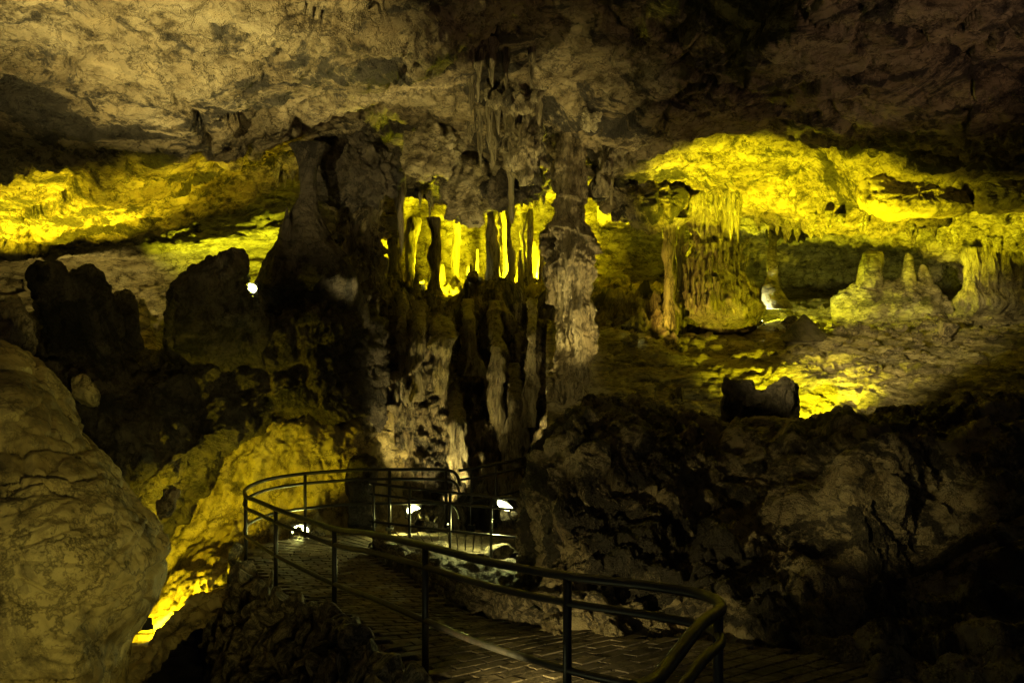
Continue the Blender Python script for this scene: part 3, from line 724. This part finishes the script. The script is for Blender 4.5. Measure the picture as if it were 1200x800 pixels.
T(blob('boulder', [(190, 385), (194, 348), (210, 322), (234, 306), (258, 302), (276, 298), (284, 312), (289, 340), (312, 380), (310, 430), (240, 440), (200, 420)], 13.2, .9, .7, N_(.45, 1.5), M['dark'], n=170, m=44, tilt=-.55),
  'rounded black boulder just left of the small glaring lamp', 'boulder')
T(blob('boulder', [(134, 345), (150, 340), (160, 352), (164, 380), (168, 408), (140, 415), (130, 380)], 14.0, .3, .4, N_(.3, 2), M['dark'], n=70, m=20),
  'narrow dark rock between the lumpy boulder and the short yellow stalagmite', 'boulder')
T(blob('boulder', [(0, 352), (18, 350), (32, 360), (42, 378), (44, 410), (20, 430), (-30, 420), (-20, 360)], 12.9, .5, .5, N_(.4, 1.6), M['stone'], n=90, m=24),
  'reddish brown boulder at the left edge above the big smooth one', 'boulder')
T(blob('boulder', [(84, 442), (100, 438), (112, 448), (119, 466), (114, 478), (96, 474), (82, 462)], 12.35, .25, .5, N_(.35, 2.6), M['boulder'], n=70, m=18),
  'small pale rock set in the dark bank on the left', 'rock')
T(blob('boulder', [(178, 596), (184, 580), (200, 566), (214, 572), (210, 592), (196, 610), (182, 612)], 9.2, .15, .3, N_(.6, 3.2), M['stone'], n=70, m=18),
  'small rounded rock perched on the end of the big left boulder', 'rock')
T(loft('stalagmite', [(350, 163, 169, 17.2), (365, 161, 173, 17.2), (385, 158, 178, 17.2), (400, 150, 190, 17.2), (420, 130, 210, 17.2)], rel_flow(.35), M['ceil_pale'], n=48),
  'short yellow stalagmite glowing between the dark left boulders', 'stalagmite')
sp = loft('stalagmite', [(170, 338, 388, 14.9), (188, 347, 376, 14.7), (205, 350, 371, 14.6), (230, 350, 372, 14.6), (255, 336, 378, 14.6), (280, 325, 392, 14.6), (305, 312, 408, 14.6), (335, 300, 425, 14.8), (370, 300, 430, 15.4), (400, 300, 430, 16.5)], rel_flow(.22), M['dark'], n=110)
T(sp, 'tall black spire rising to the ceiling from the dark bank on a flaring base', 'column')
T(loft('stalagmite', [(243, 335, 337, 14.2), (260, 332, 341, 14.2), (285, 325, 347, 14.2), (310, 316, 355, 14.2), (340, 305, 360, 14.2)], rel_flow(.25), M['dark'], n=48),
  'thin pointed dark stalagmite against the left flank of the tall spire', 'stalagmite')
T(loft('flowstone_column', [(180, 375, 455, 17.8), (215, 386, 452, 17.8), (245, 391, 450, 17.8), (280, 391, 449, 17.8), (305, 393, 452, 17.8), (335, 400, 458, 17.8), (370, 395, 470, 17.8)], rel_flow(.75), M['flow'], n=140),
  'broad grey fluted column between the tall black spire and the grotto', 'column')
main = loft('flowstone_column', [(40, 642, 668, 15.4), (80, 642, 674, 15.4), (120, 648, 684, 15.4), (155, 652, 684, 15.3), (172, 646, 690, 15.3), (195, 645, 691, 15.3), (235, 645, 688, 15.3), (256, 645, 691, 15.2), (276, 638, 698, 15.2), (300, 635, 701, 15.2), (318, 638, 698, 15.2), (345, 642, 694, 15.2), (375, 645, 696, 15.1), (405, 650, 702, 15.0), (430, 648, 696, 14.9), (460, 642, 694, 14.8), (510, 625, 705, 14.8), (560, 610, 710, 14.8)], rel_column(1.0), M['great'], n=300, m=300)
T(main, 'great knobbly flowstone column running from ceiling to floor at the centre', 'column')
cols = [  # (profile, label)
    ([(255, 500, 520, 22), (280, 504, 517, 22), (320, 504, 516, 22), (345, 500, 522, 22)], 'thin dark column standing in the grotto, third from its left end'),
    ([(255, 474, 492, 23), (280, 476, 488, 23), (320, 476, 489, 23), (345, 470, 494, 23)], 'short grey column left of the thin dark one in the grotto'),
    ([(250, 455, 472, 22.6), (285, 458, 468, 22.6), (335, 452, 474, 22.6)], 'slim brown column at the left end of the grotto'),
    ([(245, 528, 545, 24.5), (275, 530, 540, 24.5), (322, 530, 541, 24.5), (340, 525, 546, 24.5)], 'pale column in the brightest opening of the grotto'),
    ([(225, 566, 592, 20.5), (255, 570, 584, 20.5), (300, 570, 583, 20.5), (345, 565, 590, 20.5)], 'dark column closing the right side of the bright opening'),
    ([(245, 592, 606, 22), (280, 594, 602, 22), (315, 593, 603, 22), (345, 590, 608, 22)], 'thin brown column left of the yellow broken stalagmites'),
    ([(250, 608, 620, 23), (275, 609, 616, 23), (300, 609, 618, 23), (342, 605, 622, 23)], 'slender lit column just left of the great central column'),
    ([(258, 768, 800, 18.5), (275, 777, 792, 18.5), (310, 778, 790, 18.5), (350, 776, 793, 18.5), (375, 772, 796, 18.5), (400, 770, 798, 18.6)], 'brown column between the dark recess and the wide tiered column'),
    ([(258, 786, 812, 19), (275, 792, 803, 19), (315, 791, 802, 19), (395, 788, 806, 19)], 'dark thin column touching the left flank of the wide tiered column'),
]
def wob(pr):
    o_ = []
    for (y0, a0, b0, D0), (y1, a1, b1, D1) in zip(pr, pr[1:]):
        for t in (0, .5):
            c_ = ((a0 + b0) * (1 - t) + (a1 + b1) * t) / 2 + random.uniform(-2.2, 2.2); w_ = ((b0 - a0) * (1 - t) + (b1 - a1) * t) / 2 * random.uniform(.65, 1.5)
            o_.append((y0 * (1 - t) + y1 * t, c_ - w_, c_ + w_, D0))
    return o_ + [pr[-1]]
for pr, lb in cols: T(loft('column', wob(pr), rel_flow(.5), M['column'], n=56), lb, 'column')
for k, (x, y0, y1, wd, D) in enumerate([(598, 300, 338, 12, 24.6), (612, 288, 340, 14, 24.2), (626, 282, 338, 16, 24.6), (634, 300, 340, 12, 23.6), (549, 312, 345, 9, 23.4), (466, 318, 345, 10, 21.5), (488, 320, 348, 9, 21.2)]):
    T(loft('stalagmite', [(y0, x - 2, x + 2, D), (y0 + 6, x - wd * .35, x + wd * .35, D), ((y0 + y1) / 2, x - wd * .5, x + wd * .5, D), (y1, x - wd * .8, x + wd * .8, D)], rel_flow(.4), M['ceil_pale'], n=36),
      ['squat yellow stalagmite right of the thin brown grotto column', 'stout yellow stalagmite in the bright group by the great column', 'tallest yellow stalagmite of the group by the great column', 'yellow stalagmite half hidden behind the great column', 'small stalagmite on the sill of the bright opening', 'low stalagmite at the left foot of the grotto', 'low stalagmite right of the leftmost low one in the grotto'][k], 'stalagmite')
for i in range(9):
    x = random.uniform(456, 634); D = random.uniform(22, 26); w_ = random.uniform(2.5, 6); y1 = 345; full = i % 3 == 0; y0 = 245 if full else random.uniform(285, 318)
    pr = [(y0 + (y1 - y0) * t, x - w_ * random.uniform(.6, 1.2) * (1 if full else .35 + .65 * t), x + w_ * random.uniform(.6, 1.2) * (1 if full else .35 + .65 * t), D) for t in (0, .2, .4, .6, .8, 1)]
    T(loft('column' if full else 'stalagmite', pr, rel_flow(.4), M['column'], n=30), 'slim column deep inside the lit grotto' if full else 'slim stalagmite deep inside the lit grotto', 'column' if full else 'stalagmite', 'slim columns deep in the grotto' if full else 'slim stalagmites deep in the grotto')
# wide tiered column
wc = loft('tiered_column', [(225, 790, 880, 18.8), (245, 796, 868, 18.8), (262, 800, 862, 18.8), (276, 808, 860, 18.8), (290, 806, 868, 18.8), (306, 802, 872, 18.8), (312, 798, 866, 18.8), (330, 800, 880, 18.8), (345, 796, 886, 18.8), (362, 790, 894, 19.0), (385, 792, 890, 19.6), (400, 800, 880, 20.6)], rel_flow(.75), M['column'], n=220)
T(wc, 'wide flowstone column of three fringed tiers under the bright right ceiling', 'column')
T(loft('column', [(262, 896, 912, 20.3), (275, 900, 910, 20.3), (300, 899, 911, 20.2), (325, 898, 912, 20.2), (335, 893, 914, 20.1), (350, 891, 922, 20.0), (362, 889, 930, 19.9)], rel_flow(.3), M['ceil_pale'], n=60),
  'slender column whose foot is lit almost white, right of the tiered column', 'column')
T(loft('stalagmite', [(368, 941, 943, 18.6), (376, 935, 950, 18.6), (388, 925, 960, 18.6), (400, 912, 975, 18.6)], rel_boulder(.4), M['dark'], n=50),
  'small dark pyramid of rock on the slope before the white-footed column', 'stalagmite')
T(blob('rock_ledge', [(976, 352), (990, 340), (1004, 332), (1040, 330), (1075, 331), (1096, 337), (1112, 348), (1118, 372), (1060, 388), (985, 384)], 21.6, .5, .9, N_(.4, 1.6), M['ceil_pale'], n=90, m=20),
  'flat-topped yellowish ledge carrying a square stump and two peaks', 'rock ledge')
T(blob('stump', [(1003, 335), (1006, 312), (1012, 297), (1024, 294), (1034, 297), (1034, 315), (1036, 345), (1020, 348), (1003, 345)], 21.5, .3, .3, N_(.25, 2.4), M['ceil_pale'], n=80, m=20),
  'square broken stump standing on the left end of the yellowish ledge', 'stump')
T(loft('stalagmite', [(297, 1061, 1066, 21.5), (304, 1059, 1070, 21.5), (318, 1057, 1072, 21.5), (348, 1050, 1078, 21.5)], rel_flow(.25), M['ceil_pale'], n=40), 'taller left peak of the two on the yellowish ledge', 'stalagmite')
T(loft('stalagmite', [(310, 1079, 1083, 21.7), (318, 1075, 1090, 21.7), (350, 1068, 1098, 21.7)], rel_flow(.25), M['ceil_pale'], n=40), 'lower right peak of the two on the yellowish ledge', 'stalagmite')
for k, (x, w1) in enumerate([(1138, 20), (1158, 24), (1177, 20), (1198, 26)]):
    T(loft('flowstone_rib', [(290, x - w1 * .6, x + w1 * .5, 20.6), (315, x - w1 * .5, x + w1 * .5, 20.5), (335, x - w1 * .6, x + w1 * .5, 20.3), (356, x - w1, x + w1, 20.2), (372, x - w1 * 1.2, x + w1 * 1.2, 20.8), (386, x - w1, x + w1, 21.8)], rel_flow(.7), M['column'], n=70),
      ['flowstone rib at the right end of the dark recess', 'second flowstone rib from the dark recess on the right', 'third flowstone rib from the dark recess on the right', 'flowstone rib at the right edge of the picture'][k], 'flowstone')
for x0, x1, y0, y1, D, w0, w1, lb in (
    (448, 440, 356, 520, 16.6, 7, 13, 'long pale rib of flowstone at the left of the central rock face'),
    (470, 474, 345, 500, 16.5, 6, 11, 'slanting flowstone rib under the left end of the grotto'),
    (492, 488, 352, 470, 16.2, 9, 12, 'knobbly flowstone rib left of the hanging drapery'),
    (520, 514, 366, 462, 16.3, 20, 10, 'tapering lime drapery in the middle of the rock face'),
    (548, 556, 350, 440, 17.4, 9, 13, 'smooth yellowish chute of flowstone under the bright opening'),
    (580, 584, 352, 560, 16.9, 9, 17, 'tall brown flowstone rib in the middle right of the rock face'),
    (604, 598, 425, 575, 16.4, 8, 22, 'pale flared flowstone foot just left of the dark rock'),
    (624, 620, 350, 500, 16.4, 6, 11, 'thin dark rib of flowstone beside the great column'),
    (532, 540, 450, 580, 15.9, 8, 15, 'short rough rib above the railings'),
    (425, 430, 440, 560, 15.6, 10, 18, 'bulging flowstone rib above the upright dark rock')):
    pr = [(y0 + (y1 - y0) * t, x0 + (x1 - x0) * t - (w0 + (w1 - w0) * t) * random.uniform(.6, 1.3), x0 + (x1 - x0) * t + (w0 + (w1 - w0) * t) * random.uniform(.6, 1.3), D - .25 * t + 1.3 * max(0, .3 - t) / .3) for t in (0, .12, .26, .4, .55, .7, .85, 1)]
    T(loft('flowstone_rib', pr, rel_flow(.7), M['column'], n=80), lb, 'flowstone')
for x, y0, y1, D, w_, lb in ((600, 170, 262, 16.4, 8, 'long stalactite beside the knobbly hanging rock'), (470, 190, 300, 17.6, 7, 'long thin stalactite over the left of the grotto'), (716, 130, 240, 15.6, 8, 'long stalactite right of the great column top'), (560, 20, 120, 13.6, 9, 'long stalactite above the brown hanging shelf'), (632, 20, 150, 14.6, 9, 'long stalactite just left of the great column top'), (694, 50, 150, 14.4, 7, 'long thin stalactite above the bright flake')):
    pr = [(y0 + (y1 - y0) * t, x - w_ * (1 - t * .7) * random.uniform(.6, 1.3), x + w_ * (1 - t * .7) * random.uniform(.6, 1.3), D) for t in (0, .15, .3, .45, .6, .75, .9)] + [(y1, x - 1, x + 1, D)]
    T(loft('stalactite', pr, rel_flow(.5), M['column'], n=60), lb, 'stalactite')
T(blob('stump', [(848, 500), (848, 447), (856, 444), (868, 443), (880, 446), (886, 458), (898, 456), (908, 448), (918, 443), (932, 448), (934, 460), (930, 500), (890, 512)], 13.6, .5, .5, N_(.35, 2.0), M['dark'], n=120, m=26),
  'crumbling dark stump silhouetted before the glowing hollow', 'stump')
T(blob('boulder', [(408, 540), (416, 532), (430, 531), (440, 540), (440, 560), (434, 585), (440, 618), (405, 622), (410, 590), (404, 560)], 14.6, .3, .3, N_(.3, 2.0), M['dark'], n=80, m=22),
  'dark upright rock standing behind the curved railing', 'rock')
# hanging mass in the centre of the ceiling
HM = [([(474, 178), (490, 162), (515, 155), (530, 165), (528, 190), (505, 205), (486, 215), (476, 200)], 15.6, .35, .7, 'pale angular block hanging left of the bright yellow cluster', 'ceil_pale'),
      ([(520, 185), (545, 168), (575, 176), (594, 205), (585, 222), (565, 245), (550, 262), (528, 256), (515, 225)], 17.4, .5, .9, 'cluster of yellow-lit rock hanging over the grotto', 'ceil_pale'),
      ([(548, 108), (570, 88), (620, 82), (648, 100), (640, 120), (610, 135), (560, 132)], 14.4, .6, .9, 'brown hanging rock shelf beside the top of the great column', 'flow'),
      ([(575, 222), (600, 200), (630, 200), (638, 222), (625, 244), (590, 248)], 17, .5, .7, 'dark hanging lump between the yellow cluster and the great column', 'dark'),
      ([(585, 140), (615, 128), (640, 150), (642, 195), (620, 215), (596, 190)], 14.8, .5, .7, 'knobbly hanging rock left of the great column top', 'flow'),
      ([(690, 150), (720, 140), (738, 165), (722, 200), (700, 232), (690, 200)], 15.4, .5, .7, 'knobbly hanging rock right of the great column top', 'flow'),
      ([(672, 145), (684, 136), (700, 136), (698, 143), (682, 149)], 14.2, .1, .15, 'small bright leaf-shaped flake right of the great column top', 'ceil_pale'),
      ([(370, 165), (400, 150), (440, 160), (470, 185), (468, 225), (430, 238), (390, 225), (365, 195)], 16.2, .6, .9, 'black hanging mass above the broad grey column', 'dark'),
      ([(700, 215), (730, 205), (790, 215), (800, 238), (770, 262), (720, 258), (698, 240)], 18, .5, .9, 'brown hanging shelf right of the great column', 'wall'),
      ([(1006, 240), (1012, 205), (1050, 195), (1100, 195), (1130, 205), (1138, 228), (1142, 244), (1100, 255), (1040, 256)], 16.0, .5, 2.0, 'smooth scalloped yellow lobe on the lip of the right ceiling', 'boulder'),
      ([(1138, 232), (1148, 200), (1200, 190), (1260, 200), (1270, 236), (1200, 248), (1150, 250)], 15.8, .5, 2.0, 'duller scalloped lobe on the ceiling lip at the right edge', 'boulder'),
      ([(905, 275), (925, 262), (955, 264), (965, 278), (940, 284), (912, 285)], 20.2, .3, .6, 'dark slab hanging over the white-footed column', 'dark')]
for ol, D, fr, bk, lb, mt in HM:
    T(blob('hanging_rock', ol, D, fr, bk, N_(.95, 1.7) if mt != 'boulder' else rel_boulder(.5), M[mt], n=110, m=26), lb, 'hanging rock')

# stalactites: one real form, copied with its own length and girth
def stalactite_mesh(seed):
    vs = []; fs = []; n = 12; m = 14
    for i in range(m):
        t = i / (m - 1); r = .5 * (1 - t) ** .75 * (1 + .18 * math.sin(t * 17 + seed)) + .015
        for k in range(n):
            a = 2 * math.pi * k / n; q = r * (1 + .35 * noise.noise(Vector((math.cos(a) * 1.6 + seed, math.sin(a) * 1.6, t * 2.2))))
            vs.append((q * math.cos(a), q * math.sin(a), .12 - t * 1.12))
    for i in range(m - 1):
        for k in range(n): fs.append((i * n + k, (i + 1) * n + k, (i + 1) * n + (k + 1) % n, i * n + (k + 1) % n))
    fs.append(tuple(range(n))); fs.append(tuple((m - 1) * n + k for k in range(n))[::-1])
    me = bpy.data.meshes.new('stalactite'); me.from_pydata(vs, [], fs); me.polygons.foreach_set('use_smooth', [True] * len(me.polygons))
    return me
ST = {}
for key in ('flow', 'ceil_pale', 'dark'):
    ST[key] = []
    for i in range(5):
        me = stalactite_mesh(i * 3.7); me.materials.append(M[key]); ST[key].append(me)
tc = bvh(['cave_ceiling', 'left_cave_wall', 'right_cave_wall', 'grotto_wall'])
def hang(n, x0, x1, yf, l0, l1, w0, w1, key, label, group, tree=tc):
    for i in range(n):
        x = random.uniform(x0, x1); y = yf(x) + random.uniform(-8, 6)
        h, nn_ = hit(tree, x, y)
        if h is None: continue
        D = h.y; L = random.uniform(l0, l1) * D / F; W = random.uniform(w0, w1) * D / F
        o = put('stalactite', random.choice(ST[key]), (h.x, h.y, h.z + .08), (W, W, L), (random.uniform(-.06, .06), random.uniform(-.06, .06), random.uniform(0, 6)))
        T(o, label, 'stalactite', group)
hang(36, 885, 1195, lambda x: 262 + max(0, (x - 1040) * .16), 8, 26, 8, 16, 'ceil_pale', 'small yellow stalactite in the fringe under the right ceiling', 'fringe of stalactites under the right ceiling')
hang(16, 800, 872, lambda x: 236, 30, 60, 8, 15, 'flow', 'fluted stalactite in the curtain over the wide tiered column', 'curtain above the tiered column')
hang(18, 540, 640, lambda x: 60 + random.uniform(0, 90), 25, 70, 8, 22, 'flow', 'brown stalactite around the top of the great column', 'stalactites around the top of the great column')
hang(18, 380, 470, lambda x: 195 + random.uniform(-20, 10), 20, 50, 8, 16, 'dark', 'dark stalactite hanging above the broad grey column', 'dark stalactites above the broad grey column')
hang(18, 450, 640, lambda x: 222 + random.uniform(-15, 15), 12, 34, 6, 12, 'ceil_pale', 'stalactite hanging at the mouth of the grotto', 'stalactites at the mouth of the grotto')
hang(8, 316, 352, lambda x: 205 + random.uniform(-8, 8), 8, 26, 6, 10, 'ceil_pale', 'short stalactite left of the tall black spire', 'short stalactites left of the spire')

def fringe(col, x0, x1, y, D, n, l, wpx=5, key='flow'):
    cx, rr = (x0 + x1) / 2, (x1 - x0) / 2
    for i in range(n):
        th = math.pi * (1.03 + .94 * (i + random.uniform(-.3, .3)) / n)
        x = cx + rr * math.cos(th); d = D + rr * D / F * math.sin(th); p = P(x, y + random.uniform(-7, 5), d)
        W = random.uniform(.7, 1.3) * wpx * D / F; L = random.uniform(.5, 1.3) * l * D / F
        put('drip', random.choice(ST[key]), tuple(p), (W, W, L), (random.uniform(-.05, .05), random.uniform(-.05, .05), random.uniform(0, 6)), col)
for y, l in ((306, 14), (330, 20), (286, 9), (346, 22)): fringe(wc, 801, 878, y, 18.8, 13, l)
fringe(main, 640, 697, 312, 15.2, 7, 20, 5)
# loose stones lying on the right hand slope
ts = bvh(['rock_slope', 'rock_mass'])
for i in range(150):
    x = random.uniform(905, 1195); y = random.choice([random.uniform(360, 395), random.uniform(360, 440)])
    h, nn_ = hit(ts, x, y)
    if h is None: continue
    r = random.uniform(2, 6.5) * h.y / F
    T(put('stone', random.choice(STONES), (h.x, h.y, h.z + r * .25), (r * 1.4, r * 1.1, r * .7), (random.uniform(-.3, .3), random.uniform(-.3, .3), random.uniform(0, 6))),
      'loose stone on the rubble slope below the right ceiling', 'stone', 'loose stones on the right slope')
tr = bvh(['rubble_bank'])
for i in range(110):
    x = random.uniform(215, 560); y = random.uniform(690, 798)
    h, nn_ = hit(tr, x, y)
    if h is None: continue
    r = random.uniform(.06, .17)
    T(put('stone', random.choice(STONES), (h.x, h.y, h.z + r * .3), (r * 1.2, r, r * .9), (random.uniform(-.6, .6), random.uniform(-.6, .6), random.uniform(0, 6))),
      'rough stone lying on the rubble bank below the railing', 'stone', 'stones on the rubble bank')
